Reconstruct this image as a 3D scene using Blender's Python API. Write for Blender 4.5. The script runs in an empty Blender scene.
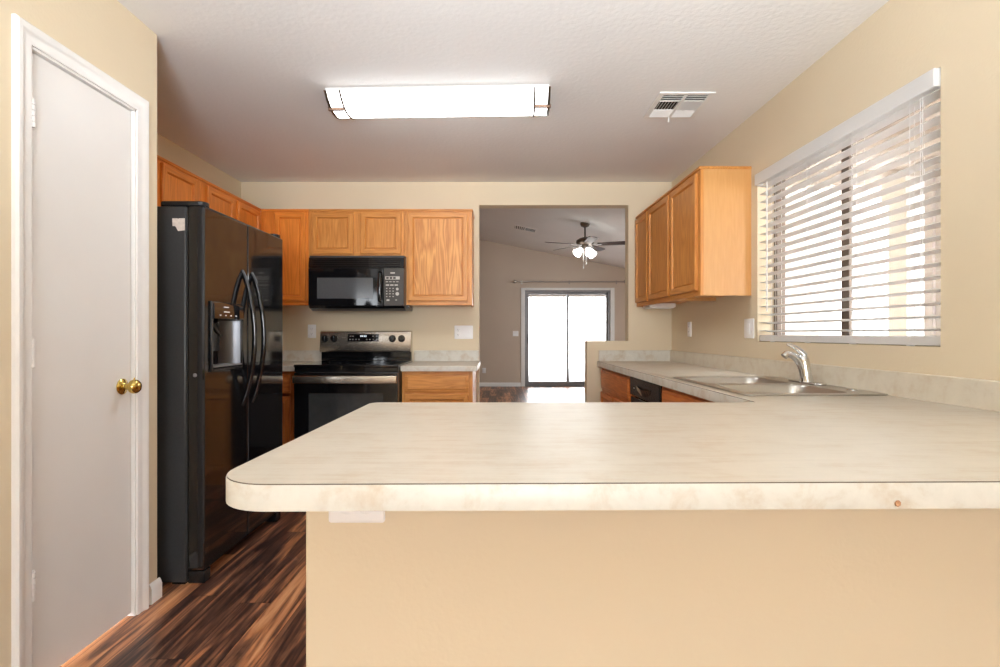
import bpy, bmesh, math, random
from mathutils import Vector, Matrix
random.seed(7)
S = bpy.context.scene
COL = S.collection
PI = math.pi

# ------------------------------------------------------------------ camera
cam_d = bpy.data.cameras.new('camera'); cam = bpy.data.objects.new('camera', cam_d); COL.objects.link(cam)
cam.location = (0, 0, 1.147); cam.rotation_euler = (PI/2, 0, 0)
cam_d.sensor_width = 36; cam_d.lens = 19.44; cam_d.clip_start = .02; cam_d.clip_end = 200
S.camera = cam
# ------------------------------------------------------------------ world, lights, exposure
W = bpy.data.worlds.new('world'); S.world = W; W.use_nodes = True
W.node_tree.nodes['Background'].inputs[0].default_value = (.93, .97, 1, 1)
W.node_tree.nodes['Background'].inputs[1].default_value = 11.0
S.view_settings.view_transform = 'Standard'; S.view_settings.look = 'None'
S.view_settings.gamma = 1; S.view_settings.exposure = 0.54; S.view_settings.use_curve_mapping = False
S.cycles.max_bounces = 10; S.cycles.diffuse_bounces = 6; S.cycles.glossy_bounces = 5
S.cycles.sample_clamp_indirect = 6

EPS = .0185                                   # the right-hand wall runs about one degree off the back wall's normal
D = 4.61                                      # kitchen back wall
XL = -2.21; XP = -1.486; YP = 2.34            # left wall, pantry wall and its end
VR = 1.55                                     # right wall in its own frame
H = 2.44
D2 = 11.7                                     # far wall of the living room
CT = .911                                     # worktop height

PIV = Vector((VR, 0, 0))
def Rf(v, y, z=0):                           # right-wall frame -> world
    return tuple(PIV + Matrix.Rotation(EPS, 3, 'Z') @ (Vector((v, y, z))-PIV))

def area_light(name, loc, rot, sx, sy, power, color=(1, 1, 1), portal=False, spread=180):
    l = bpy.data.lights.new(name, 'AREA'); l.shape = 'RECTANGLE'; l.size = sx; l.size_y = sy
    l.energy = power; l.color = color; l.spread = math.radians(spread)
    if portal: l.cycles.is_portal = True
    o = bpy.data.objects.new(name, l); COL.objects.link(o); o.location = loc; o.rotation_euler = rot
    return o
# sky portals at the rear and kitchen windows and sliding door, plus added fill lamps
area_light('rear_window_sky', (0.1, -4.12, 1.65), (PI/2, 0, 0), 1.4, .9, 1, portal=True)
area_light('bounced_fill', (.05, -1.3, 1.2), (PI-.88, 0, 0), .8, .8, 52, (.88, .96, 1.07), spread=88)  # added unseen fill behind the camera, bounced off the ceiling
area_light('rear_window_fill', (0.1, -3.95, 1.6), (PI/2, 0, 0), 1.4, .9, 40, (.90, .96, 1.04))   # added fill before the rear window, brightens the peninsula front
area_light('living_room_fill', (4.1, 8.0, 1.5), (0, PI/2-.5, 0), 1.5, 3.0, 95, (.9, .96, 1))  # added fill lamp at the windowless right wall, brightens the living room
area_light('kitchen_window_sky', (1.80, 2.45, 1.6), (0, PI/2, EPS), 1.1, 1.35, 1, portal=True)
area_light('slider_sky', (1.47, D2+.25, 1.05), (-PI/2, 0, 0), 2.0, 2.1, 1, portal=True)
sun = bpy.data.lights.new('sun', 'SUN'); sun.energy = 3.0; sun.angle = .01; sun.color = (1, .985, .97)
so = bpy.data.objects.new('sun', sun); COL.objects.link(so); so.rotation_euler = (math.radians(25), math.radians(-12), 0)

# ------------------------------------------------------------------ material helpers
class NT:
    def __init__(s, name):
        s.m = bpy.data.materials.new(name); s.m.use_nodes = True
        s.t = s.m.node_tree; s.b = s.t.nodes['Principled BSDF']
    def n(s, typ, **kw):
        nd = s.t.nodes.new(typ)
        for k, v in kw.items():
            if k.startswith('i_'):
                key = k[2:]; nd.inputs[int(key) if key.isdigit() else key].default_value = v
            else: setattr(nd, k, v)
        return nd
    def l(s, a, b): s.t.links.new(a, b)
    def math(s, op, a, b=None):
        nd = s.n('ShaderNodeMath', operation=op)
        for i, x in enumerate((a, b)):
            if x is None: continue
            if isinstance(x, (int, float)): nd.inputs[i].default_value = x
            else: s.l(x, nd.inputs[i])
        return nd.outputs[0]
    def ramp(s, fac, stops):
        nd = s.n('ShaderNodeValToRGB'); e = nd.color_ramp.elements
        while len(e) < len(stops): e.new(.5)
        for i, (p, c) in enumerate(stops): e[i].position = p; e[i].color = (*c, 1)
        s.l(fac, nd.inputs[0]); return nd.outputs[0]
    def mapped(s, scale, coord='Object', rnd=0.0):
        tc = s.n('ShaderNodeTexCoord'); mp = s.n('ShaderNodeMapping'); mp.inputs['Scale'].default_value = scale
        s.l(tc.outputs[coord], mp.inputs[0])
        if rnd:
            oi = s.n('ShaderNodeObjectInfo'); v = s.math('MULTIPLY', oi.outputs['Random'], rnd)
            s.l(v, mp.inputs['Location'])
        return mp.outputs[0]
    def bump(s, h, strength, dist=.002):
        b = s.n('ShaderNodeBump'); b.inputs['Strength'].default_value = strength; b.inputs['Distance'].default_value = dist
        s.l(h, b.inputs['Height']); s.l(b.outputs[0], s.b.inputs['Normal'])
    def set(s, color=None, rough=.5, metal=0, spec=.5):
        if color: s.b.inputs['Base Color'].default_value = (*color, 1)
        s.b.inputs['Roughness'].default_value = rough; s.b.inputs['Metallic'].default_value = metal
        s.b.inputs['Specular IOR Level'].default_value = spec
        return s

def simple(name, color, rough=.5, metal=0, noise=0.0, nscale=20, spec=.5, emit=None):
    t = NT(name).set(color, rough, metal, spec)
    if noise:
        nz = t.n('ShaderNodeTexNoise', i_Scale=nscale, i_Detail=4.0); t.l(t.mapped((1, 1, 1)), nz.inputs[0])
        c = t.ramp(nz.outputs[0], [(.3, tuple(x*(1-noise) for x in color)), (.7, tuple(min(1, x*(1+noise)) for x in color))])
        t.l(c, t.b.inputs['Base Color'])
    if emit:
        t.b.inputs['Emission Color'].default_value = (*emit[0], 1); t.b.inputs['Emission Strength'].default_value = emit[1]
    return t.m

def paint(name, color, bump=.25, scale=90, rough=.75):
    t = NT(name).set(color, rough, 0, .3)
    v = t.mapped((1, 1, 1))
    nz = t.n('ShaderNodeTexNoise', i_Scale=scale, i_Detail=3.0); t.l(v, nz.inputs[0])
    n2 = t.n('ShaderNodeTexNoise', i_Scale=1.3, i_Detail=2.0); t.l(v, n2.inputs[0])
    t.l(t.ramp(n2.outputs[0], [(.3, tuple(x*.97 for x in color)), (.7, tuple(x*1.02 for x in color))]), t.b.inputs['Base Color'])
    t.bump(nz.outputs[0], bump, .003)
    return t.m

def oak(name, axis, dark, light, rough=.38, fine=1.0):
    t = NT(name).set(None, rough, 0, .4)
    lo, hi = 1.0, 11.0
    sc = {'z': (hi, hi, lo), 'x': (lo, hi, hi)}[axis]
    v = t.mapped(sc, rnd=40)
    nz = t.n('ShaderNodeTexNoise', i_Scale=1.1, i_Detail=2.0, i_Distortion=.4); t.l(v, nz.inputs[0])
    # growth rings: contour bands of a stretched noise give cathedral figures
    rings = t.math('FRACT', t.math('MULTIPLY', nz.outputs[0], 9.0))
    tri = t.math('ABSOLUTE', t.math('SUBTRACT', t.math('MULTIPLY', rings, 2.0), 1.0))
    pores = t.n('ShaderNodeTexNoise', i_Scale=9.0, i_Detail=3.0); t.l(v, pores.inputs[0])
    f = t.math('ADD', t.math('MULTIPLY', tri, .30*fine), t.math('MULTIPLY', pores.outputs[0], .50))
    f = t.math('ADD', f, .12-.15*(fine-1))
    c = t.ramp(f, [(.2, dark), (.5, tuple((a+b)/2 for a, b in zip(dark, light))), (.8, light)])
    t.l(c, t.b.inputs['Base Color']); t.bump(pores.outputs[0], .08, .001)
    return t.m

def make_floor():
    t = NT('walnut_plank_floor').set(None, .33, 0, .45)
    tc = t.n('ShaderNodeTexCoord'); sp = t.n('ShaderNodeSeparateXYZ'); t.l(tc.outputs['Object'], sp.inputs[0])
    x, y = sp.outputs[0], sp.outputs[1]
    px = t.math('DIVIDE', t.math('ADD', x, 1.366+.13*40), .13); row = t.math('FLOOR', px); fx = t.math('FRACT', px)
    wn = t.n('ShaderNodeTexWhiteNoise', noise_dimensions='1D'); t.l(row, wn.inputs['W'])
    py = t.math('ADD', t.math('DIVIDE', y, 1.22), t.math('MULTIPLY', wn.outputs[0], 7.3)); pid = t.math('FLOOR', py); fy = t.math('FRACT', py)
    cb = t.n('ShaderNodeCombineXYZ'); t.l(row, cb.inputs[0]); t.l(pid, cb.inputs[1])
    w2 = t.n('ShaderNodeTexWhiteNoise', noise_dimensions='2D'); t.l(cb.outputs[0], w2.inputs['Vector'])
    g = t.n('ShaderNodeCombineXYZ')
    t.l(t.math('MULTIPLY', x, 22.0), g.inputs[0]); t.l(t.math('MULTIPLY', y, 1.5), g.inputs[1]); t.l(t.math('MULTIPLY', w2.outputs[0], 60.0), g.inputs[2])
    nz = t.n('ShaderNodeTexNoise', i_Scale=1.0, i_Detail=5.0, i_Distortion=1.1, i_Roughness=.55); t.l(g.outputs[0], nz.inputs[0])
    g2 = t.n('ShaderNodeCombineXYZ')
    t.l(t.math('MULTIPLY', x, 110.0), g2.inputs[0]); t.l(t.math('MULTIPLY', y, 5.0), g2.inputs[1]); t.l(t.math('MULTIPLY', w2.outputs[0], 60.0), g2.inputs[2])
    n2 = t.n('ShaderNodeTexNoise', i_Scale=1.0, i_Detail=4.0); t.l(g2.outputs[0], n2.inputs[0])
    f = t.math('ADD', t.math('ADD', t.math('MULTIPLY', nz.outputs[0], .95), t.math('MULTIPLY', n2.outputs[0], .28)),
               t.math('MULTIPLY', t.math('SUBTRACT', w2.outputs[0], .5), .25))
    c = t.ramp(f, [(.42, (.030, .015, .012)), (.53, (.085, .038, .026)), (.63, (.20, .088, .05)), (.73, (.46, .19, .08)), (.88, (.64, .33, .16))])
    ex = t.math('LESS_THAN', t.math('ABSOLUTE', t.math('SUBTRACT', fx, .5)), .49)
    ey = t.math('LESS_THAN', t.math('ABSOLUTE', t.math('SUBTRACT', fy, .5)), .4985)
    mk = t.math('ADD', t.math('MULTIPLY', t.math('MULTIPLY', ex, ey), .65), .35)
    mx = t.n('ShaderNodeMix', data_type='RGBA', blend_type='MULTIPLY'); mx.inputs[0].default_value = 1
    t.l(c, mx.inputs[6]); t.l(mk, mx.inputs[7]); t.l(mx.outputs[2], t.b.inputs['Base Color'])
    t.bump(n2.outputs[0], .06, .001)
    return t.m

def laminate(name, color, streak=(3, 26, 3), amt=.10):
    t = NT(name).set(None, .36, 0, .4)
    v = t.mapped(streak); nz = t.n('ShaderNodeTexNoise', i_Scale=1.6, i_Detail=6.0, i_Distortion=.6, i_Roughness=.65); t.l(v, nz.inputs[0])
    v2 = t.mapped((1, 1, 1)); n2 = t.n('ShaderNodeTexNoise', i_Scale=9.0, i_Detail=6.0, i_Roughness=.7); t.l(v2, n2.inputs[0])
    f = t.math('ADD', t.math('MULTIPLY', nz.outputs[0], .5), t.math('MULTIPLY', n2.outputs[0], .5))
    a, b = tuple(x*(1-amt*(1+.7*i)) for i, x in enumerate(color)), tuple(min(1, x*(1+amt*.6)) for x in color)
    t.l(t.ramp(f, [(.36, a), (.5, color), (.64, b)]), t.b.inputs['Base Color'])
    return t.m

def glass_mat(name, tint=(1, 1, 1), gloss=.07):
    t = NT(name); t.t.nodes.remove(t.b)
    tr = t.n('ShaderNodeBsdfTransparent'); tr.inputs[0].default_value = (*tint, 1)
    gl = t.n('ShaderNodeBsdfGlossy'); gl.inputs['Roughness'].default_value = .02
    lw = t.n('ShaderNodeLayerWeight'); lw.inputs[0].default_value = .5
    fac = t.math('ADD', t.math('MULTIPLY', t.math('POWER', lw.outputs['Facing'], 5.0), .6), .03)
    mx = t.n('ShaderNodeMixShader'); t.l(fac, mx.inputs[0]); t.l(tr.outputs[0], mx.inputs[1]); t.l(gl.outputs[0], mx.inputs[2])
    t.l(mx.outputs[0], t.t.nodes['Material Output'].inputs[0])
    return t.m

def steel(name, color, rough, scale=(4, 4, 160)):
    t = NT(name).set(color, rough, 1)
    nz = t.n('ShaderNodeTexNoise', i_Scale=6.0, i_Detail=2.0); t.l(t.mapped(scale), nz.inputs[0])
    r = t.n('ShaderNodeMapRange'); r.inputs[3].default_value = rough*.75; r.inputs[4].default_value = rough*1.3
    t.l(nz.outputs[0], r.inputs[0]); t.l(r.outputs[0], t.b.inputs['Roughness'])
    return t.m

M = {}
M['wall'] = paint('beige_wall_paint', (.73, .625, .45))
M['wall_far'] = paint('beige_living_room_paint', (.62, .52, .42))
M['ceil'] = paint('textured_ceiling_paint', (.84, .83, .80), .6, 45, .9)
M['trim'] = simple('white_trim_paint', (.83, .82, .79), .38, noise=.015)
M['door'] = simple('white_door_paint', (.78, .765, .735), .42, noise=.02, nscale=3)
M['floor'] = make_floor()
OD, OL = (.47, .165, .030), (.72, .325, .080)
RD, RL = (.60, .17, .020), (.86, .29, .045)  # same oak, with the left side's warm colour cast put into the colour
M['oak_v'] = oak('oak_upright_grain', 'z', OD, OL)
M['oak_h'] = oak('oak_level_grain', 'x', OD, OL)
M['oak_r_v'] = oak('oak_warm_cast_upright_grain', 'z', RD, RL)
M['oak_r_h'] = oak('oak_warm_cast_level_grain', 'x', RD, RL)
M['oak_figure'] = oak('oak_cathedral_figure', 'z', (.46, .15, .025), (.78, .38, .10), .38, 1.6)
M['oak_side'] = oak('lit_oak_veneer_side', 'z', (.56, .27, .08), (.67, .355, .13), .35, .35)  # smoother veneer; window light on the panel is put into its paler tone
M['cherry_v'] = oak('reddish_oak_upright_grain', 'z', (.38, .095, .018), (.64, .21, .05))
M['cherry_h'] = oak('reddish_oak_level_grain', 'x', (.38, .095, .018), (.64, .21, .05))
M['lam'] = laminate('beige_laminate', (.60, .545, .45))
M['lam_edge'] = laminate('pale_laminate_edge', (.62, .595, .52), (8, 8, 8), .15)
M['lam_splash'] = laminate('beige_laminate_splash', (.68, .62, .50), (9, 9, 9), .10)
M['lam_core'] = simple('laminate_core_seam', (.12, .09, .06), .6, noise=.1)
M['black_gloss'] = simple('glossy_black_enamel', (.006, .006, .007), .07, noise=.05, spec=.6)
M['black_side'] = simple('textured_black_side', (.042, .042, .043), .29, noise=.1, nscale=200)
M['black_plastic'] = simple('black_plastic', (.012, .012, .013), .25, noise=.1)
M['black_glass'] = simple('black_ceramic_glass', (.006, .006, .007), .06, noise=.05, spec=.55)
M['grey_window'] = simple('grey_microwave_window', (.085, .088, .092), .12, noise=.15, nscale=300)
M['oven_window'] = simple('dark_oven_window', (.035, .036, .036), .08, noise=.1)
M['key_mark'] = simple('pale_key_print', (.50, .48, .43), .5, noise=.05)
M['panel_grey'] = simple('dark_taupe_panel', (.045, .040, .034), .3, noise=.08)
M['steel'] = steel('brushed_stainless', (.60, .54, .46), .24)
M['sink_steel'] = steel('satin_sink_steel', (.52, .49, .44), .36, (30, 30, 30))
M['chrome'] = simple('chrome', (.72, .72, .71), .09, 1, noise=.02)
M['dark_chrome'] = simple('dark_polished_metal', (.10, .10, .105), .30, 1, noise=.02)
M['brass'] = simple('polished_brass', (.66, .47, .13), .14, 1, noise=.04)
M['bronze'] = simple('dark_bronze', (.09, .065, .045), .4, .6, noise=.1)
M['copper'] = simple('brown_wood_bar', (.16, .09, .055), .45, noise=.1)
M['plate'] = simple('white_wall_plate', (.93, .93, .92), .35, noise=.01)
M['slot'] = simple('dark_socket_slot', (.05, .045, .04), .6, noise=.05)
def vinyl():
    t = NT('white_blind_vinyl').set((.88, .88, .87), .45)
    tl = t.n('ShaderNodeBsdfTranslucent'); tl.inputs[0].default_value = (.96, .96, .96, 1)
    mx = t.n('ShaderNodeMixShader'); mx.inputs[0].default_value = .42
    t.l(t.b.outputs[0], mx.inputs[1]); t.l(tl.outputs[0], mx.inputs[2]); t.l(mx.outputs[0], t.t.nodes['Material Output'].inputs[0])
    return t.m
M['blind'] = vinyl()
M['diffuser'] = simple('lit_acrylic_diffuser', (.9, .9, .88), .3, noise=.01, emit=((.95, .97, 1), 9.0))
M['lamp_glass'] = simple('lit_frosted_glass', (.9, .9, .88), .3, noise=.01, emit=((1, .97, .92), 5.0))
M['under_lamp'] = simple('white_lamp_housing', (.85, .84, .80), .4, noise=.01)
M['bronze_alu'] = simple('bronze_aluminium_frame', (.17, .13, .10), .45, .3, noise=.1)
M['grey_alu'] = simple('grey_aluminium_frame', (.22, .21, .21), .4, .5, noise=.06)
M['glass'] = glass_mat('clear_pane')
M['vent'] = simple('white_vent_metal', (.82, .80, .75), .45, noise=.02)
M['vent_dark'] = simple('painted_duct_shade', (.03, .027, .022), .8, noise=.05)  # near-black colour of a flat sheet standing in for shade behind the louvers
M['fan_blade'] = simple('dark_fan_blade_wood', (.055, .032, .024), .6, noise=.2)
M['nickel'] = simple('brushed_nickel', (.42, .38, .34), .3, .9, noise=.05)
M['label_paper'] = simple('torn_label_paper', (.62, .54, .47), .8, noise=.12, nscale=60)
M['chip'] = simple('exposed_brown_core', (.42, .22, .11), .8, noise=.2, nscale=200)
M['stucco'] = paint('pale_stucco', (.84, .84, .83), .4, 30)
M['lav_stucco'] = paint('pale_grey_stucco', (.60, .60, .64), .4, 30)
M['patio'] = simple('patio_concrete', (.30, .29, .29), .85, noise=.08, nscale=4)
M['patio_wood'] = simple('tan_patio_boards', (.64, .60, .56), .7, noise=.12, nscale=6)
M['patio_dark'] = simple('brown_patio_boards', (.20, .17, .15), .8, noise=.12, nscale=6)
M['gravel'] = simple('pale_gravel', (.70, .68, .65), .9, noise=.15, nscale=60)
M['block'] = simple('pale_block_fence', (.72, .71, .69), .9, noise=.1, nscale=10)
M['red_led'] = simple('pale_display_digits', (.7, .75, .78), .4, noise=.01, emit=((.8, .9, 1), .6))

# ------------------------------------------------------------------ mesh builder
ORG = {}
class MB:
    def __init__(s): s.bm = bmesh.new()
    def face(s, pts, mat=0):
        vs = [s.bm.verts.new(p) for p in pts]
        try: f = s.bm.faces.new(vs); f.material_index = mat; return f
        except ValueError: return None
    def box(s, x0, x1, y0, y1, z0, z1, mat=0):
        x0, x1 = sorted((x0, x1)); y0, y1 = sorted((y0, y1)); z0, z1 = sorted((z0, z1))
        v = [s.bm.verts.new(p) for p in ((x0,y0,z0),(x1,y0,z0),(x1,y1,z0),(x0,y1,z0),(x0,y0,z1),(x1,y0,z1),(x1,y1,z1),(x0,y1,z1))]
        for q in ((0,3,2,1),(4,5,6,7),(0,1,5,4),(1,2,6,5),(2,3,7,6),(3,0,4,7)):
            s.bm.faces.new([v[i] for i in q]).material_index = mat
        return s
    def loft(s, rings, mat=0, cap0=True, cap1=True, closed=True):
        rv = [[s.bm.verts.new(p) for p in r] for r in rings]
        n = len(rv[0])
        for a, b in zip(rv, rv[1:]):
            for i in range(n if closed else n-1):
                j = (i+1) % n
                f = s.bm.faces.new((a[i], a[j], b[j], b[i])); f.material_index = mat
        if cap0: s.bm.faces.new(rv[0][::-1]).material_index = mat
        if cap1: s.bm.faces.new(rv[-1]).material_index = mat
        return s
    def tube(s, pts, r, seg=10, mat=0, flat=1.0, up=None):
        pts = [Vector(p) for p in pts]; rings = []; n = len(pts)
        ref = Vector(up) if up else None
        for i, p in enumerate(pts):
            d = (pts[min(i+1, n-1)] - pts[max(i-1, 0)]).normalized()
            if ref is None:
                ref = Vector((0, 0, 1)) if abs(d.z) < .9 else Vector((1, 0, 0))
            u = (ref - d*ref.dot(d)).normalized(); w = d.cross(u)
            if up is None: ref = u
            rr = r[i] if isinstance(r, (list, tuple)) else r
            rings.append([p + u*rr*math.cos(2*PI*k/seg) + w*rr*flat*math.sin(2*PI*k/seg) for k in range(seg)])
        return s.loft(rings, mat)
    def cyl(s, p0, p1, r0, r1=None, seg=20, mat=0):
        return s.tube([p0, p1], [r0, r0 if r1 is None else r1], seg, mat)
    def lathe(s, c, axis, prof, seg=24, mat=0):
        """prof: list of (radius, distance along axis)"""
        a = Vector(axis).normalized(); u = a.orthogonal().normalized(); w = a.cross(u); c = Vector(c)
        rings = [[c + a*h + (u*math.cos(2*PI*k/seg) + w*math.sin(2*PI*k/seg))*max(r, 1e-4) for k in range(seg)] for r, h in prof]
        return s.loft(rings, mat)
    def prism(s, poly, z0, z1, mat=0, side=None):
        b = [s.bm.verts.new((x, y, z0)) for x, y in poly]; t = [s.bm.verts.new((x, y, z1)) for x, y in poly]
        s.bm.faces.new(b[::-1]).material_index = mat; s.bm.faces.new(t).material_index = mat
        n = len(poly)
        for i in range(n):
            j = (i+1) % n
            s.bm.faces.new((b[i], b[j], t[j], t[i])).material_index = mat if side is None else side
        return s
    def build(s, name, mats, parent=None, org=None, bevel=0, seg=2, smooth=True, angle=35):
        """org: origin to subtract (defaults to the parent thing's origin)"""
        if org is None: org = ORG.get(parent.name, (0, 0, 0)) if parent else (0, 0, 0)
        bm = s.bm
        bmesh.ops.recalc_face_normals(bm, faces=bm.faces)
        bmesh.ops.translate(bm, verts=bm.verts, vec=-Vector(org))
        if smooth:
            for f in bm.faces: f.smooth = True
            for e in bm.edges:
                if len(e.link_faces) != 2 or e.calc_face_angle(0) > math.radians(angle): e.smooth = False
        me = bpy.data.meshes.new(name); bm.to_mesh(me); bm.free()
        o = bpy.data.objects.new(name, me); COL.objects.link(o)
        for m in (mats if isinstance(mats, (list, tuple)) else [mats]): me.materials.append(M[m])
        if parent: o.parent = parent; ORG[o.name] = tuple(ORG.get(parent.name, org))
        if bevel:
            b = o.modifiers.new('bevel', 'BEVEL'); b.width = bevel; b.segments = seg; b.limit_method = 'ANGLE'; b.angle_limit = math.radians(40)
            b.harden_normals = False
        return o

def tag(o, label, cat=None, group=None, kind=None):
    if label: o['label'] = label
    if cat: o['category'] = cat
    if group: o['group'] = group
    if kind: o['kind'] = kind
    return o

def thing(name, label, cat, org=(0, 0, 0), rf=False, rotz=0, group=None, kind=None):
    """Empty at the thing's base; parts are drawn in the frame org was given in"""
    o = bpy.data.objects.new(name, None); COL.objects.link(o); o.empty_display_size = .1
    p = Vector(org)
    if rf: p = Vector(Rf(*p)); rotz += EPS
    o.location = p; o.rotation_euler = (0, 0, rotz); ORG[o.name] = tuple(org)
    return tag(o, label, cat, group, kind)

def struct(name, mb, mat, label=None, rf=False, **kw):
    o = mb.build(name, mat, **kw)
    if rf: o.rotation_euler = (0, 0, EPS); o.location = Rf(0, 0, 0)
    return tag(o, label, None, None, 'structure')

def boolean_cut(o, cutters):
    """subtract closed bmesh builders from an object's mesh for good"""
    tmp = []
    for c in cutters:
        co = c.build('cutter', 'lam', org=ORG.get(o.parent.name, (0, 0, 0)) if o.parent else (0, 0, 0)); co.parent = o.parent; tmp.append(co)
        md = o.modifiers.new('cut', 'BOOLEAN'); md.operation = 'DIFFERENCE'; md.object = co; md.solver = 'EXACT'
    bpy.context.view_layer.update()
    me = bpy.data.meshes.new_from_object(o.evaluated_get(bpy.context.evaluated_depsgraph_get()))
    o.modifiers.clear(); old = o.data; o.data = me; bpy.data.meshes.remove(old)
    for co in tmp: me_ = co.data; bpy.data.objects.remove(co); bpy.data.meshes.remove(me_)
    return o

def rrect(x0, x1, y0, y1, r, seg=5):
    pts = []
    for cx, cy, a in ((x1-r, y1-r, 0), (x0+r, y1-r, 90), (x0+r, y0+r, 180), (x1-r, y0+r, 270)):
        for k in range(seg+1):
            t = math.radians(a + 90*k/seg); pts.append((cx+r*math.cos(t), cy+r*math.sin(t)))
    return pts

# ------------------------------------------------------------------ the room
struct('floor', MB().box(-3.2, 4.2, -4.2, D2+.1, -.1, 0), 'floor', 'dark walnut plank floor')
struct('ceiling', MB().box(-3.2, 1.9, -4.2, D+.06, H, H+.12), 'ceil', 'flat off-white textured kitchen ceiling')
# pantry wall with its door opening
dy0, dy1, dz = 1.700, 2.205, 2.062
w = MB()
w.box(XP-.115, XP, -4.2, dy0, 0, H).box(XP-.115, XP, dy1, YP, 0, H).box(XP-.115, XP, dy0, dy1, dz, H)
w.box(XL-.1, XP-.115, YP-.115, YP, 0, H)
struct('wall_pantry', w, 'wall', 'beige wall holding the white pantry door')
struct('wall_left', MB().box(XL-.12, XL, YP, D+.12, 0, H), 'wall', 'beige kitchen wall behind the refrigerator')
# back wall: full part, header above the opening, low half wall, right part
ox0, ox1, oz, hx, hz = -.179, 1.096, 2.243, .742, 1.083
w = MB()
w.box(XL-.12, ox0, D, D+.12, 0, H).box(ox0, ox1, D, D+.12, oz, H)
w.box(hx, ox1, D, D+.12, 0, hz).box(ox1, 1.75, D, D+.12, 0, H)
struct('wall_back', w, 'wall', 'beige back wall with opening to the living room')
wy0, wy1, wz0, wz1 = 1.858, 3.130, 1.100, 2.066
w = MB()
w.box(VR, VR+.15, -4.3, wy0, 0, H).box(VR, VR+.15, wy1, D+.12, 0, H)
w.box(VR, VR+.15, wy0, wy1, 0, wz0).box(VR, VR+.15, wy0, wy1, wz1, H)
struct('wall_right', w, 'wall', 'beige wall with the blind-covered window', rf=True)
w = MB()
w.box(-3.2, -.6, -4.1, -4.0, 0, H).box(.8, 1.9, -4.1, -4.0, 0, H).box(-.6, .8, -4.1, -4.0, 0, 1.2).box(-.6, .8, -4.1, -4.0, 2.1, H)
struct('wall_rear', w, 'wall', 'beige wall behind the camera with a wide window opening')
# living room beyond
def zc(x): return 3.10 - .2*x
w = MB()
w.loft([[(x, D+.06 if False else y, z) for x, z in ((-3.2, zc(-3.2)), (4.2, zc(4.2)), (4.2, zc(4.2)+.12), (-3.2, zc(-3.2)+.12))] for y in (D+.05, D2+.1)])
struct('ceiling_living', w, 'ceil', 'sloping living room ceiling')
sx0, sx1, sz1 = .54, 2.395, 2.085
w = MB()
w.box(-3.2, sx0, D2, D2+.15, 0, 3.9).box(sx1, 4.2, D2, D2+.15, 0, 2.6).box(sx0, sx1, D2, D2+.15, sz1, 2.62)
w.prism([(0, 0)]*0 or [(sx0, D2), (sx1, D2), (sx1, D2+.15), (sx0, D2+.15)], 2.62, 3.05)
w.box(sx1, 4.2, D2, D2+.15, 2.6, 2.75)
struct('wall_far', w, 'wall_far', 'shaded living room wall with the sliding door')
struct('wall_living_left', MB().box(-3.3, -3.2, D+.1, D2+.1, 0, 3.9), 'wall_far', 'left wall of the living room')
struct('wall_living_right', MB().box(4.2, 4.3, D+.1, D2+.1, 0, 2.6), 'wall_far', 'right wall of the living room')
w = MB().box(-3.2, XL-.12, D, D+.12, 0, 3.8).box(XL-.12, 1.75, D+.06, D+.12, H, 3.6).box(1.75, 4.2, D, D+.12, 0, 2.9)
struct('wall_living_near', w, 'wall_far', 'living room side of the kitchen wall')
# peninsula half wall
PX0, PY0 = -.400, 1.108
struct('wall_peninsula', MB().box(PX0, 1.515, PY0, PY0+.12, 0, .868), 'wall', 'beige half wall under the peninsula worktop', bevel=.006)

# baseboards
def base_prof(y, s=1):
    return [(0, 0), (.014, 0), (.014, .062), (.009, .076), (.004, .085), (0, .085)]
w = MB()
pr = base_prof(0)
w.loft([[(XP+a, y, b) for a, b in pr] for y in (2.283, YP+.013)])
w.loft([[(XP+a, y, b) for a, b in pr] for y in (-4.0, 1.644)])
struct('baseboard_pantry', w, 'trim', 'white baseboard at the pantry wall corner')
w = MB()
w.loft([[(x, D2-a, b) for a, b in pr] for x in (-3.2, sx0-.09)]); w.loft([[(x, D2-a, b) for a, b in pr] for x in (sx1+.09, 4.2)])
struct('baseboard_far', w, 'trim', 'white baseboard along the living room wall')

# pantry door, casing
def casing_profile(t):            # t 0 inner edge .. 1 outer edge -> thickness
    return .008 if t < .12 else (.011 if t < .3 else (.013 if t < .62 else .018))
cw = .062
ci0, ci1, ciz = dy0+.004, dy1-.004, dz-.004
w = MB()
steps = [(0, .009), (.008, .012), (.022, .010), (.034, .013), (.044, .019), (.056, .019), (cw, .012)]
path = lambda e: [(ci0-e, 0), (ci0-e, ciz+e), (ci1+e, ciz+e), (ci1+e, 0)]
rows = [[(XP+0.0, *p) for p in path(0)]] + [[(XP+t, *p) for p in path(e)] for e, t in steps] + [[(XP, *p) for p in path(cw)]]
w.loft(rows, cap0=False, cap1=False, closed=False)
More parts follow.
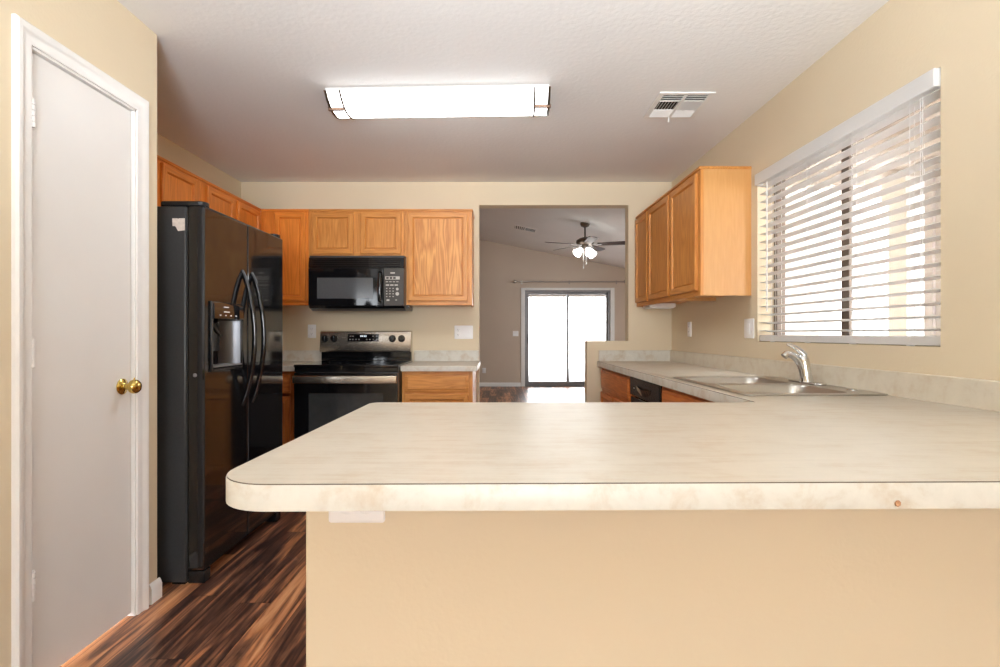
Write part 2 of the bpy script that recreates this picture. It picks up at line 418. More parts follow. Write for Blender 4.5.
# jamb lining and stop
w.box(XP-.115, XP+.003, dy0, dy0+.012, 0, dz).box(XP-.115, XP+.003, dy1-.012, dy1, 0, dz).box(XP-.115, XP+.003, dy0, dy1, dz-.012, dz)
w.box(XP-.06, XP-.048, dy0+.012, dy0+.024, 0, dz-.012).box(XP-.06, XP-.048, dy1-.024, dy1-.012, 0, dz-.012)
struct('trim_1', w, 'trim', 'white moulded casing around the pantry door')
dr = thing('door_1', 'plain white pantry door with brass knob and three hinges', None, (XP-.010, dy0+.015, .012), kind='structure')
MB().box(XP-.046, XP-.010, dy0+.015, dy1-.015, .014, dz-.015).build('door_slab', 'door', dr, bevel=.0015)
for z in (1.845, 1.085, .345):
    h = MB()
    for k in range(5):
        h.cyl((XP+.0035, dy0+.010, z-.045+k*.0182), (XP+.0035, dy0+.010, z-.045+k*.0182+.0165), .0095, seg=12)
    h.cyl((XP+.0035, dy0+.010, z+.046), (XP+.0035, dy0+.010, z+.050), .005, .002, seg=12)
    h.box(XP-.0098, XP-.006, dy0+.014, dy0+.032, z-.045, z+.045)
    h.build('hinge', 'trim', dr)
ky, kz = 2.136, .937
k = MB().lathe((XP-.0099, ky, kz), (1, 0, 0), [(.0, .0), (.031, .0), (.032, .004), (.027, .009), (.016, .012), (.0125, .016), (.0125, .030), (.016, .034), (.0255, .040), (.0285, .049), (.0275, .058), (.021, .066), (.012, .069), (0, .0695)], 28)
k.cyl((XP+.030, ky+.012, kz+.024), (XP+.030, ky+.016, kz+.034), .004, .002)
tag(k.build('door_knob', 'brass', dr), 'polished brass knob')

# ------------------------------------------------------------------ cabinets (local frame: x along the front, front faces -y, z up)
def rect_loft(mb, x0, x1, z0, z1, rings, mv, mh, cap=True, capm=None):
    rv = []
    for ins, y in rings:
        rv.append([mb.bm.verts.new(p) for p in ((x0+ins, y, z0+ins), (x1-ins, y, z0+ins), (x1-ins, y, z1-ins), (x0+ins, y, z1-ins))])
    for a, b in zip(rv, rv[1:]):
        for i in range(4):
            j = (i+1) % 4
            mb.bm.faces.new((a[i], a[j], b[j], b[i])).material_index = mh if i in (0, 2) else mv
    mb.bm.faces.new(rv[0][::-1]).material_index = mv
    mb.bm.faces.new(rv[-1]).material_index = mv if capm is None else capm

def door_part(root, x0, x1, z0, z1, yf, mats, fw=.045, name='door'):
    t = .019
    mb = MB()
    rect_loft(mb, x0, x1, z0, z1, [(0, yf-.0006), (0, yf-t+.004), (.004, yf-t), (fw-.007, yf-t), (fw-.004, yf-t+.004), (fw-.001, yf-t+.0145), (fw+.003, yf-t+.0145), (fw+.006, yf-t+.009)], 0, 1, capm=(2 if len(mats) > 2 else 0))
    return mb.build(name, mats, root, org=(0, 0, 0), angle=25)

def drawer_part(root, x0, x1, z0, z1, yf, mats):
    mb = MB()
    rect_loft(mb, x0, x1, z0, z1, [(0, yf-.0006), (0, yf-.011), (.004, yf-.013), (.016, yf-.014), (.021, yf-.019)], 1, 1, capm=1)
    return mb.build('drawer_front', mats, root, org=(0, 0, 0), angle=20)

def cabinet(name, label, loc, rotz, w, d, h, doors=(), drawers=(), mats=('oak_v', 'oak_h'), side='oak_v', toe=0, group=None, lip=False, rails=(), top=True):
    """doors / drawers: (x0, x1, z0, z1) on the face"""
    r = bpy.data.objects.new(name, None); COL.objects.link(r); r.location = loc; r.rotation_euler = (0, 0, rotz)
    ORG[r.name] = (0, 0, 0); tag(r, label, 'cabinet', group)
    t = .016; c = MB(); f = -d+.019
    c.box(0, t, f, 0, toe, h).box(w-t, w, f, 0, toe, h)
    if top: c.box(t, w-t, f, 0, h-t-.002, h-.002)
    c.box(t, w-t, f, 0, toe+.022, toe+.022+t).box(t, w-t, -.010, -.001, toe+.04, h-t-.003)
    if toe: c.box(.0, w, f+.06, f+.075, 0, toe)
    c.build('carcass', side, r, org=(0, 0, 0))
    fr = MB(); sw = .038
    xb = max([a[1] for a in list(doors)+list(drawers)]+[.03])-.012
    xa = max(sw, min([a[0] for a in list(doors)+list(drawers)])+.012); xb = min(w-sw, xb)
    fr.box(0, xa, -d, f, toe, h, 0).box(xb, w, -d, f, toe, h, 0)
    fr.box(xa, xb, -d+.0002, f, h-sw, h, 1).box(xa, xb, -d+.0002, f, toe, toe+sw, 1)
    xs = sorted(set((a, b) for a, b, _, _ in doors))
    for (a, b), (c2, e) in zip(xs, xs[1:]): fr.box(b-.012, c2+.012, -d+.0002, f, toe+sw, h-sw, 0)
    for z in rails: fr.box(sw, w-sw, -d+.0002, f, z-.02, z+.02, 1)
    fr.build('face_frame', mats, r, org=(0, 0, 0), bevel=.0012, seg=1)
    if lip:
        MB().box(-.006 if lip == 2 else 0, w+(.006 if lip else 0), -d-.010, 0, h-.012, h+.004).build('top_moulding', mats[1], r, org=(0, 0, 0), bevel=.003)
    for a in doors: door_part(r, *a, -d, mats)
    for a in drawers: drawer_part(r, *a, -d, mats)
    return r
G = 'oak wall cabinets'
ZT, ZB = 2.134, 1.372
h30 = ZT-ZB
# left wall (front faces +X; local x runs away from the camera)
cabinet('wall_cabinet', 'orange oak cabinet on the left wall directly above the near half of the refrigerator', (XL, 2.55, 1.80), PI/2, .886, .303, ZT-1.80,
        [(.05, .415, .028, .306), (.478, .828, .028, .306)], mats=('oak_r_v', 'oak_r_h'), side='oak_r_v', group=G, lip=True)
cabinet('wall_cabinet', 'orange oak cabinet in the left corner whose lower half hides behind the refrigerator', (XL, 3.438, ZB), PI/2, .862, .303, h30,
        [(.060, .417, .033, .734), (.468, .828, .033, .734)], mats=('oak_r_v', 'oak_r_h'), side='oak_r_v', group=G, lip=True)
# back wall
cabinet('wall_cabinet', 'narrow single-door oak cabinet left of the microwave beside the refrigerator', (-1.906, D, ZB), 0, .380, .305, h30,
        [(.112, .362, .033, .736)], mats=('oak_r_v', 'oak_r_h'), side='oak_r_v', group=G, lip=True)
cabinet('wall_cabinet', 'short two-door oak cabinet directly above the black microwave', (-1.525, D, 1.757), 0, .762, .305, ZT-1.757,
        [(.031, .358, .022, .351), (.414, .739, .022, .351)], group=G, lip=True)
cabinet('wall_cabinet', 'single-door oak cabinet with bold wavy grain right of the microwave', (-.762, D, ZB), 0, .539, .305, h30,
        [(.030, .508, .033, .736)], mats=('oak_v', 'oak_h', 'oak_figure'), group=G, lip=True)

cabinet('wall_cabinet', 'two-door oak cabinet on the right wall nearest the living room opening', Rf(VR, 4.600, ZB), -PI/2+EPS, .878, .303, h30,
        [(.020, .350, .033, .734), (.385, .857, .033, .734)], group=G, lip=True)
cabinet('wall_cabinet', 'single-door oak cabinet with a broad pale side panel next to the window', Rf(VR, 3.7215, ZB), -PI/2+EPS, .518, .303, h30,
        [(.018, .478, .033, .734)], side='oak_side', group=G, lip=True)
# base cabinets
BD = .60
G2 = 'base cabinets under the worktops'
R2 = ('cherry_v', 'cherry_h')
cabinet('base_cabinet', 'reddish oak base cabinet left of the range behind the refrigerator', (XL, D, 0), 0, -1.496-XL, BD, .868, [(.02, .655, .13, .68)], [(.02, .655, .705, .845)], R2, 'cherry_v', .10, G2)
cabinet('base_cabinet', 'oak base cabinet with top drawer right of the range', (-.728, D, 0), 0, .525, BD, .868, [(.022, .495, .13, .70)], [(.022, .495, .716, .846)], ('oak_v', 'oak_h'), 'oak_v', .10, G2, rails=(.708,))
rx = VR-.001
cabinet('base_cabinet', 'reddish oak base cabinet between the half wall and the black dishwasher', Rf(rx, 4.58, 0), -PI/2+EPS, .958, BD, .868,
        [(.02, .475, .13, .66), (.49, .935, .13, .66)], [(.02, .935, .69, .848)], R2, 'cherry_v', .10, G2, rails=(.675,))
cabinet('base_cabinet', 'reddish oak sink base cabinet under the double sink', Rf(rx, 2.985, 0), -PI/2+EPS, .94, BD, .868,
        [(.03, .455, .13, .66), (.485, .91, .13, .66)], [(.03, .91, .69, .848)], R2, 'cherry_v', .10, G2, rails=(.675,), top=False)
cabinet('base_cabinet', 'oak base cabinet on the kitchen side of the peninsula half wall', (.88, PY0+.121, 0), PI, 1.26, BD-.02, .868,
        [(.03, .42, .13, .845), (.45, .82, .13, .845), (.85, 1.23, .13, .845)], (), ('oak_v', 'oak_h'), 'oak_v', .10, G2)

# ------------------------------------------------------------------ worktops
def fillet(poly, radii, seg=8):
    out = []; n = len(poly)
    for i, p in enumerate(poly):
        r = radii[i]
        if not r: out.append(p); continue
        p = Vector(p); a = (Vector(poly[i-1])-p).normalized(); b = (Vector(poly[(i+1) % n])-p).normalized()
        ang = math.acos(max(-1, min(1, a.dot(b)))); dist = r/math.tan(ang/2); c = p+(a+b).normalized()*(r/math.sin(ang/2))
        s = p+a*dist; e = p+b*dist; a0 = math.atan2(s.y-c.y, s.x-c.x); a1 = math.atan2(e.y-c.y, e.x-c.x)
        d_ = (a1-a0+PI) % (2*PI)-PI
        out += [(c.x+r*math.cos(a0+d_*k/seg), c.y+r*math.sin(a0+d_*k/seg)) for k in range(seg+1)]
    return out
def offset_open(poly, d):
    out = []; n = len(poly)
    for i, p in enumerate(poly):
        t = (Vector(poly[min(i+1, n-1)])-Vector(poly[max(i-1, 0)])).normalized()
        out.append((p[0]+t.y*d, p[1]-t.x*d))
    return out
def rf2(v, y): q = Rf(v, y); return (q[0], q[1])
fv = .915
far_wall = D-.0005
ct = thing('countertop', 'long beige laminate peninsula worktop running on along the window wall', 'countertop', (0.5, 1.35, .868))
outer = [rf2(fv, 1.862), (-.440, 1.850), (-.468, .846), (1.532, .873)]
wall_r = [rf2(VR-.001, .86), rf2(VR-.001, 4.58)]
corner = (VR-.001-EPS*D, far_wall); farf = (fv-EPS*D, far_wall)
front = [farf] + outer
poly = [farf, rf2(fv, 1.862), (-.440, 1.850), (-.468, .846), (1.532, .873), corner]
polyF = fillet(poly, [0, .02, .035, .095, 0, 0], 10)
mb = MB().prism(polyF, .8715, CT, 0, 1)
top = mb.build('worktop', ['lam', 'lam_core'], ct)
# sink cut-out
SV0, SV1, SY0, SY1 = .968, 1.522, 2.045, 2.895
cut = MB().prism([rf2(*p) for p in ((SV0+.02, SY0+.02), (SV1-.02, SY0+.02), (SV1-.02, SY1-.02), (SV0+.02, SY1-.02))], .80, 1.0)
boolean_cut(top, [cut])
edge = polyF[:-1]                                           # open run from the far end to the front right end
edge_off_in, edge_off = offset_open(edge, -.0002), offset_open(edge, .0016)
def strip(pa, pb, z0, z1):
    m = MB()
    m.loft([[(a[0], a[1], z0), (b[0], b[1], z0), (b[0], b[1], z1-.0012), (a[0]*.4+b[0]*.6, a[1]*.4+b[1]*.6, z1), (a[0], a[1], z1)] for a, b in zip(pa, pb)])
    return m
# make sure the strip lies outside the slab (the outline runs clockwise or not)
cx = sum(p[0] for p in edge[14:30])/16
if Vector(edge_off[20]).x > edge[20][0] and False: pass
st = strip(edge_off_in, edge_off, .8680, CT-.0020)
EDGE = st.build('edge_band', 'lam_edge', ct); tag(EDGE, 'paler edge strip')
MB().lathe((.632, .8577, .877), (0, -1, 0), [(0, 0), (.0055, 0), (.0042, .0012), (0, .0012)], 7).build('chipped_spot', 'chip', ct)
bs = MB()
bs.prism([rf2(VR-.022, .2+.7), rf2(VR-.001, .9), (VR-.001-EPS*D, far_wall-.02), (VR-.022-EPS*D, far_wall-.02)], CT-.0005, 1.003)
bs.build('backsplash', 'lam_splash', ct, bevel=.003)
bs = MB().box(farf[0]+.012, VR-.001-EPS*D, D-.021, D-.0005, CT-.0005, 1.003); bs.build('backsplash', 'lam_edge', ct, bevel=.003)
for nm, lab, x0, x1 in (('countertop', 'short beige laminate worktop left of the range', XL+.001, -1.5095), ('countertop', 'short pale laminate worktop right of the range', -.731, -.168)):
    c = thing(nm, lab, 'countertop', (x0, D, .868))
    MB().box(x0, x1, D-.635, D-.0005, .8695, CT-.001).build('worktop', 'lam', c, bevel=.004)
    MB().box(x0, x1, D-.6375, D-.6352, .8685, CT-.003).build('edge_band', 'lam_edge', c, bevel=.001)
    MB().box(x0, x1+(-.012 if x1 > -.5 else 0), D-.021, D-.0005, CT-.0015, 1.003).build('backsplash', 'lam_edge', c, bevel=.003)

# ------------------------------------------------------------------ refrigerator
XF = -1.343; FY0, FYM0, FYM1, FY1 = 2.458, 2.866, 2.872, 3.345; FZ = 1.732
fr = thing('refrigerator', 'black side-by-side refrigerator with ice dispenser and curved handles', 'refrigerator', (-1.78, 2.9, 0))
MB().box(-2.15, -1.432, FY0+.004, FY1-.004, .010, FZ-.004).build('body', 'black_side', fr, bevel=.006)
MB().box(-1.4335, -1.4265, FY0+.012, FY1-.012, .07, FZ-.012).build('door_gasket', 'slot', fr)
dv = MB().box(-1.428, XF, FY0, FYM0, .066, FZ).build('freezer_door', 'black_gloss', fr)
ny0, ny1, nz0, nz1 = 2.497, 2.800, .968, 1.298
boolean_cut(dv, [MB().box(XF-.078, XF+.05, ny0+.016, ny1-.012, nz0+.02, 1.215)])
for o in (dv, MB().box(-1.428, XF, FYM1, FY1, .066, FZ).build('fridge_door', 'black_gloss', fr)):
    b = o.modifiers.new('bevel', 'BEVEL'); b.width = .012; b.segments = 4; b.limit_method = 'ANGLE'; b.angle_limit = math.radians(60)
    for p in o.data.polygons: p.use_smooth = False
for p in dv.data.polygons: p.use_smooth = False
# dispenser
dp = MB()
dp.box(XF+.0002, XF+.010, ny0, ny0+.016, nz0, nz1).box(XF+.0002, XF+.010, ny1-.012, ny1, nz0, 1.216).box(XF+.0002, XF+.010, ny0+.016, ny1-.012, nz0, nz0+.014)
disp = dp.build('dispenser', 'black_plastic', fr, bevel=.003)
MB().loft([[(XF+.0003, y, 1.215), (XF+.016, y, 1.216), (XF+.013, y, 1.285), (XF+.004, y, 1.298), (XF+.0003, y, 1.298)] for y in (ny0+.016, ny1)]).build('control_panel', 'black_gloss', disp, bevel=.002)
for yy, zz, ww in ((2.60, 1.272, .042), (2.60, 1.249, .05), (2.56, 1.232, .010), (2.61, 1.232, .010), (2.66, 1.232, .010), (2.71, 1.232, .010)):
    MB().box(XF+.0142, XF+.0172, yy, yy+ww, zz, zz+.0045).build('panel_marking', 'plate', disp)
inner = MB()
arc = [(XF-.074, ny1-.09), (XF-.066, ny1-.060), (XF-.050, ny1-.036), (XF-.028, ny1-.022), (XF+.004, ny1-.014)]
inner.loft([[(x, y, z) for x, y in arc] for z in (nz0+.022, 1.213)], cap0=False, cap1=False, closed=False)
inner.build('niche_liner', 'dark_chrome', disp)
MB().box(XF-.077, XF-.060, ny0+.04, ny1-.10, 1.06, 1.20).tube([(XF-.05, 2.60, 1.21), (XF-.03, 2.615, 1.16), (XF-.012, 2.63, 1.13)], [.012, .011, .006], 10).build('paddle', 'black_plastic', disp)
MB().box(XF-.075, XF+.012, ny0+.018, ny1-.014, nz0+.0201, nz0+.026).build('drip_tray', 'grey_alu', disp)
# handles
for y in (2.815, 2.925):
    pts = []; rad = []
    n = 16
    for k in range(n+1):
        t = k/n; s = math.sin(PI*t)
        pts.append((XF-.004+.068*s**.75, y, .775+.70*t)); rad.append(.013 if 0 < k < n else .011)
    MB().tube(pts, rad, 12, flat=.8).build('handle', 'black_gloss', fr)
# kick grille, feet, hinge covers
g = MB().box(-1.47, -1.42, FY0+.02, FY1-.02, .02, .064)
for k in range(9): g.box(-1.4205, -1.4165, FY0+.05+k*.092, FY0+.05+k*.092+.07, .03, .036).box(-1.4205, -1.4165, FY0+.05+k*.092, FY0+.05+k*.092+.07, .044, .05)
g.build('kick_grille', 'black_plastic', fr)
for y in (FY0+.012, FY1-.07):
    MB().box(-1.428, -1.352, y, y+.055, .004, .060).build('foot_cover', 'black_plastic', fr, bevel=.004)
    for xx in (-2.12, -1.5): MB().box(xx, xx+.06, y, y+.05, 0, .012).build('foot', 'black_plastic', fr)
for y in (FY0+.004, FY1-.075):
    MB().prism(rrect(-1.56, -1.350, y, y+.07, .03), FZ-.002, FZ+.020).build('hinge_cover', 'black_plastic', fr, bevel=.004)
MB().lathe((-1.388, FY0+.0006, .957), (0, -1, 0), [(0, 0), (.009, 0), (.009, .003), (.006, .005), (0, .005)], 16).build('screw_cap', 'grey_alu', fr)
lp = [(-1.494, 1.672), (-1.470, 1.672), (-1.467, 1.668), (-1.4645, 1.672), (-1.437, 1.672), (-1.437, 1.618), (-1.468, 1.614), (-1.477, 1.632), (-1.482, 1.637), (-1.493, 1.637)]
MB().loft([[(x, y, z) for x, z in lp] for y in (FY0+.0045, FY0+.0035)]).build('torn_label', 'label_paper', fr)

# ------------------------------------------------------------------ range
RX0, RX1 = -1.492, -.734
rg = thing('range', 'stainless and black electric range with glass cooktop', 'stove', ((RX0+RX1)/2, 4.25, 0))
MB().box(RX0+.003, RX1-.003, 3.935, 4.60, .05, .902).box(RX0+.04, RX1-.04, 4.0, 4.55, 0, .05).build('body', 'black_side', rg)
MB().box(RX0, RX1, 3.900, 4.535, .9035, .921).build('cooktop', 'black_glass', rg, bevel=.004)
for x, y, r in ((-1.30, 4.07, .10), (-.92, 4.07, .085), (-1.30, 4.35, .075), (-.92, 4.35, .10)):
    n = 40
    MB().loft([[(x+rr*math.cos(2*PI*k/n), y+rr*math.sin(2*PI*k/n), .9212) for k in range(n)] for rr in (r, r-.003)], cap0=False, cap1=False).build('burner_ring', 'panel_grey', rg)
MB().box(RX0+.002, RX1-.002, 3.912, 3.934, .868, .903).build('front_trim', 'black_gloss', rg, bevel=.003)
od = MB().box(RX0+.004, RX1-.004, 3.900, 3.933, .185, .864).build('oven_door', 'black_glass', rg, bevel=.004)
MB().box(RX0+.11, RX1-.11, 3.898, 3.9005, .33, .715).build('oven_window', 'oven_window', od, bevel=.001)
hb = MB().loft([[(x, 3.858+a, .817+b) for a, b in ((-.011, -.026), (.004, -.030), (.010, -.026), (.010, .026), (.004, .030), (-.011, .026), (-.015, 0))] for x in (RX0+.012, RX1-.006)])
hb.box(RX0+.008, RX0+.04, 3.862, 3.9005, .80, .835).box(RX1-.05, RX1-.012, 3.862, 3.9005, .80, .835)
hb.build('oven_handle', 'steel', od, bevel=.002)
MB().box(RX0+.004, RX1-.004, 3.905, 3.934, .06, .18).build('storage_drawer', 'black_gloss', rg, bevel=.004)
bk = [(4.545, .918), (4.545, .955), (4.530, .975), (4.60, .975), (4.60, .918)]
MB().loft([[(x, 4.548, .921), (x, 4.548, .992), (x, 4.603, .992), (x, 4.603, .921)] for x in (RX0-.012, RX1-.016)]).box(RX0+.05, RX1-.03, 4.540, 4.549, .944, .975).build('backguard_base', 'black_gloss', rg, bevel=.002)
bg = MB().loft([[(x, 4.516, .992), (x, 4.510, 1.004), (x, 4.532, 1.160), (x, 4.545, 1.169), (x, 4.603, 1.169), (x, 4.603, .992)] for x in (RX0-.016, RX1-.012)])
bgo = bg.build('backguard', 'steel', rg, bevel=.002)
def bgy(z): return 4.510+(z-1.004)/(1.160-1.004)*.022
def slab(x0, x1, z0, z1, t=.003, b=.0002):
    return [[(x, bgy(z0)-b, z0), (x, bgy(z0)-t, z0), (x, bgy(z1)-t, z1), (x, bgy(z1)-b, z1)] for x in (x0, x1)]
dsp = MB().loft(slab(-1.276, -1.014, 1.080, 1.142)).build('display', 'black_glass', bgo)
for x in (-1.257, -1.237, -1.069, -1.039): MB().loft(slab(x, x+.011, 1.122, 1.127, .0042, .0025)).build('display_mark', 'key_mark', bgo)
for x in (-1.259, -1.236, -1.209, -1.184, -1.119, -1.094, -1.064, -1.036): MB().loft(slab(x, x+.008, 1.094, 1.101, .0042, .0025)).build('display_mark', 'key_mark', bgo)
for x in (-1.169, -1.156, -1.140, -1.127): MB().loft(slab(x, x+.008, 1.119, 1.131, .0042, .0025)).build('display_digit', 'red_led', bgo)
for x in (-1.466, -1.391, -0.902, -0.825):
    z = 1.104; y = bgy(z)
    kn = MB().lathe((x, y+.001, z), (0, -1, .14), [(0, 0), (.030, 0), (.030, .004), (.026, .008), (.024, .026), (.021, .030), (0, .030)], 24)
    kn.box(x-.005, x+.005, y-.038, y-.020, z-.022, z+.024)
    kn.build('control_knob', 'black_gloss', rg, bevel=.001, seg=1)

# ------------------------------------------------------------------ microwave
MX0, MX1, MYF = -1.488, -.746, 4.19
mw = thing('microwave', 'black over-the-range microwave under the short oak cabinet', 'microwave', ((MX0+MX1)/2, 4.6, 1.325))
MB().loft([[(x, MYF+.03, 1.756), (x, D-.002, 1.756), (x, D-.002, 1.337), (x, MYF+.09, 1.325), (x, MYF+.03, 1.345)] for x in (MX0, MX1)]).build('body', 'black_side', mw, bevel=.003)
vg = MB().loft([[(x, MYF+.031, 1.657), (x, MYF+.004, 1.657), (x, MYF+.012, 1.738), (x, MYF+.031, 1.738)] for x in (MX0, MX1)])
for k in range(4): vg.box(MX0+.03, MX1-.03, MYF-.001+.002*k, MYF+.02, 1.668+k*.016, 1.674+k*.016)
vg.build('vent_grille', 'black_gloss', mw, bevel=.002)
md = MB().box(MX0, -.905, MYF, MYF+.029, 1.362, 1.655).build('door', 'black_glass', mw, bevel=.004)
MB().box(-1.42, -.985, MYF-.0012, MYF+.001, 1.418, 1.580).build('window', 'grey_window', md, bevel=.0005, seg=1)
hd = MB().tube([(-.930, MYF+.003, 1.622), (-.930, MYF-.022, 1.610), (-.930, MYF-.03, 1.56), (-.930, MYF-.03, 1.45), (-.930, MYF-.022, 1.405), (-.930, MYF+.003, 1.393)], .0095, 10, flat=1.5)
hd.build('handle', 'black_gloss', md)
cp = MB().box(-.903, MX1, MYF, MYF+.029, 1.362, 1.655).build('control_panel', 'panel_grey', mw, bevel=.003)
def key(x0, x1, z0, z1, nm='key'): MB().box(x0, x1, MYF-.0008, MYF+.0005, z0, z1).build(nm, 'key_mark', cp)
key(-.850, -.815, 1.612, 1.622, 'panel_mark')
MB().box(-.890, -.778, MYF-.0006, MYF+.0005, 1.566, 1.590).build('display', 'key_mark', cp)
for i in range(3): MB().box(-.883+i*.027, -.863+i*.027, MYF-.0012, MYF+.0005, 1.570, 1.586).build('display_cell', 'panel_grey', cp)
for i in range(4): key(-.886+i*.027, -.868+i*.027, 1.546, 1.551)
for i in range(3): key(-.886+i*.034, -.860+i*.034, 1.518, 1.528)
for j in range(4):
    for i in range(3): key(-.884+i*.025, -.874+i*.025, 1.494-j*.021, 1.500-j*.021)
for z, rr in ((1.492, .011), (1.455, .014)):
    MB().lathe((-.797, MYF+.0005, z), (0, -1, 0), [(0, 0), (rr, 0), (rr, .0013), (0, .0013)], 14).build('key', 'key_mark', cp)
key(-.880, -.858, 1.400, 1.412); key(-.812, -.800, 1.404, 1.410)
MB().loft([[(x, MYF+.004, 1.360), (x, MYF+.029, 1.360), (x, MYF+.029, 1.347), (x, MYF+.020, 1.345)] for x in (MX0+.002, MX1-.002)]).build('bottom_lip', 'black_gloss', mw)
MB().box(-.74, -.715, 4.24, 4.30, 1.345, 1.3712).build('cord_clip', 'black_plastic', mw)

# ------------------------------------------------------------------ dishwasher
dw = thing('dishwasher', 'black dishwasher between reddish oak base cabinets under the worktop', 'dishwasher', (1.25, 3.30, 0), rf=True)
MB().box(.985, 1.54, 2.992, 3.615, .10, .862).box(1.02, 1.5, 3.0, 3.6, 0, .10).build('body', 'black_side', dw)
MB().box(.940, .984, 2.992, 3.615, .11, .735).build('door_panel', 'black_gloss', dw, bevel=.005)
dc = MB().box(.934, .984, 2.992, 3.615, .742, .862).build('control_panel', 'black_plastic', dw, bevel=.006)
h = MB()
n = 14
h.loft([[(.932-.012*math.sin(PI*t), 3.15+.30*t, .815-.012*math.sin(PI*t)), (.940, 3.15+.30*t, .822-.004*math.sin(PI*t)), (.940, 3.15+.30*t, .79-.03*math.sin(PI*t)), (.934, 3.15+.30*t, .79-.03*math.sin(PI*t))] for t in [k/n for k in range(n+1)]])
h.build('handle_pocket', 'black_gloss', dc)
MB().box(.9332, .9345, 3.50, 3.53, .79, .797).build('badge', 'key_mark', dc)

# ------------------------------------------------------------------ sink and faucet
sk = thing('sink', 'double-bowl stainless steel sink set into the worktop', 'sink', (1.25, 2.47, CT), rf=True)
rim = MB().prism(rrect(SV0, SV1, SY0, SY1, .03), CT+.0004, CT+.006).build('rim', 'sink_steel', sk)
bowls = ((1.000, 1.405, 2.085, 2.445), (1.000, 1.405, 2.495, 2.855))
boolean_cut(rim, [MB().prism(rrect(a, b, c, d, .06), .8, 1.1) for a, b, c, d in bowls])
bv = rim.modifiers.new('bevel', 'BEVEL'); bv.width = .002; bv.segments = 2; bv.limit_method = 'ANGLE'
for a, b, c, d in bowls:
    rings = []
    for ins, dz_, r in ((.0, .0045, .06), (.004, -.004, .058), (.008, -.03, .055), (.016, -.14, .055), (.03, -.165, .05), (.06, -.178, .04), (.13, -.182, .03)):
        rings.append([(x, y, CT+dz_) for x, y in rrect(a+ins, b-ins, c+ins, d-ins, r)])
    bo = MB().loft(rings, cap0=False).build('basin', 'sink_steel', sk, angle=60)
    MB().lathe(((a+b)/2, (c+d)/2, CT-.1815), (0, 0, 1), [(0, 0), (.044, 0), (.044, .003), (.036, .004), (.03, .0005), (0, .0005)], 24).build('drain', 'chrome', bo)
MB().lathe((1.462, 2.185, CT+.0061), (0, 0, 1), [(0, 0), (.021, 0), (.021, .003), (.016, .007), (0, .009)], 20).build('hole_cap', 'chrome', sk)
fc = thing('faucet', 'chrome single-lever kitchen faucet on the sink deck', 'faucet', (1.465, 2.50, CT+.006), rf=True)
fx, fy, fz = 1.465, 2.50, CT+.0062
MB().prism(rrect(fx-.029, fx+.029, fy-.125, fy+.125, .028, 8), fz, fz+.009).build('deck_plate', 'chrome', fc, bevel=.004, seg=3)
MB().lathe((fx, fy, fz+.008), (-.12, .05, 1), [(.030, 0), (.028, .012), (.025, .03), (.025, .085), (.023, .105), (.017, .122), (.008, .13), (0, .131)], 24).build('faucet_body', 'chrome', fc)
sp = []
for k in range(13):
    t = k/12; a = 1.62*t
    sp.append((fx-.010-.076*(1-math.cos(a)), fy+.01*t, fz+.025+.108*math.sin(a)))
sp.append((sp[-1][0]-.011, sp[-1][1], sp[-1][2]-.010))
MB().tube(sp, [.020]*4+[.0195, .019, .0185, .018, .017, .016, .0155, .0155, .016, .016], 14).build('spout', 'chrome', fc)
MB().tube([(fx-.010, fy, fz+.125), (fx-.024, fy+.004, fz+.145), (fx-.045, fy+.007, fz+.163), (fx-.070, fy+.010, fz+.175), (fx-.086, fy+.012, fz+.180)], [.017, .014, .010, .008, .005], 12, flat=.75).build('lever', 'chrome', fc)

# ------------------------------------------------------------------ kitchen window and blind
wn = thing('window_1', 'bronze-framed sliding window over the sink', None, (VR+.11, 2.5, wz0), rf=True, kind='structure')
f = MB(); g0, g1 = VR+.095, VR+.145
f.box(g0, g1, wy0, wy0+.035, wz0, wz1).box(g0, g1, wy1-.035, wy1, wz0, wz1).box(g0, g1, wy0, wy1, wz0, wz0+.035).box(g0, g1, wy0, wy1, wz1-.035, wz1)
f.build('frame', 'bronze_alu', wn, bevel=.002)
MB().box(g0+.002, g0+.02, 2.475, 2.515, wz0+.035, wz1-.035).box(g0+.028, g0+.046, 2.53, 2.57, wz0+.035, wz1-.035).build('meeting_stile', 'bronze_alu', wn, bevel=.001)
MB().box(g0+.018, g0+.022, wy0+.03, 2.48, wz0+.03, wz1-.03).build('pane', 'glass', wn)
MB().box(g0+.034, g0+.038, 2.55, wy1-.03, wz0+.03, wz1-.03).build('pane', 'glass', wn)

bl = thing('window_blind', 'white horizontal slat blind with valance in the window', 'blind', (VR+.03, 2.5, wz1), rf=True)
va = MB().box(VR-.020, VR-.008, wy0+.004, wy1-.004, 2.000, 2.064)
va.box(VR-.008, VR+.03, wy0+.003, wy0+.013, 2.000, 2.064).box(VR-.008, VR+.03, wy1-.013, wy1-.003, 2.000, 2.064)
va.build('valance', 'blind', bl, bevel=.003)
MB().box(VR+.006, VR+.058, wy0+.012, wy1-.012, 2.014, 2.060).build('headrail', 'blind', bl, bevel=.002)
NS = 19; sz0, szt = 1.160, 1.992
s_ = MB()
for k in range(NS):
    z = sz0+(szt-sz0)*k/(NS-1)
    prof = [(-.025, -.0015), (-.012, .0006), (0, .0014), (.012, .0006), (.025, -.0015), (.025, .0012), (.012, .0034), (0, .0042), (-.012, .0034), (-.025, .0012)]
    tl = math.radians(-7)
    s_.loft([[(VR+.032+a*math.cos(tl)-b*math.sin(tl), y, z+a*math.sin(tl)+b*math.cos(tl)) for a, b in prof] for y in (wy0+.006, wy1-.010)])
s_.build('slats', 'blind', bl)
MB().box(VR+.006, VR+.058, wy0+.006, wy1-.010, 1.104, 1.138).build('bottom_rail', 'blind', bl, bevel=.003)
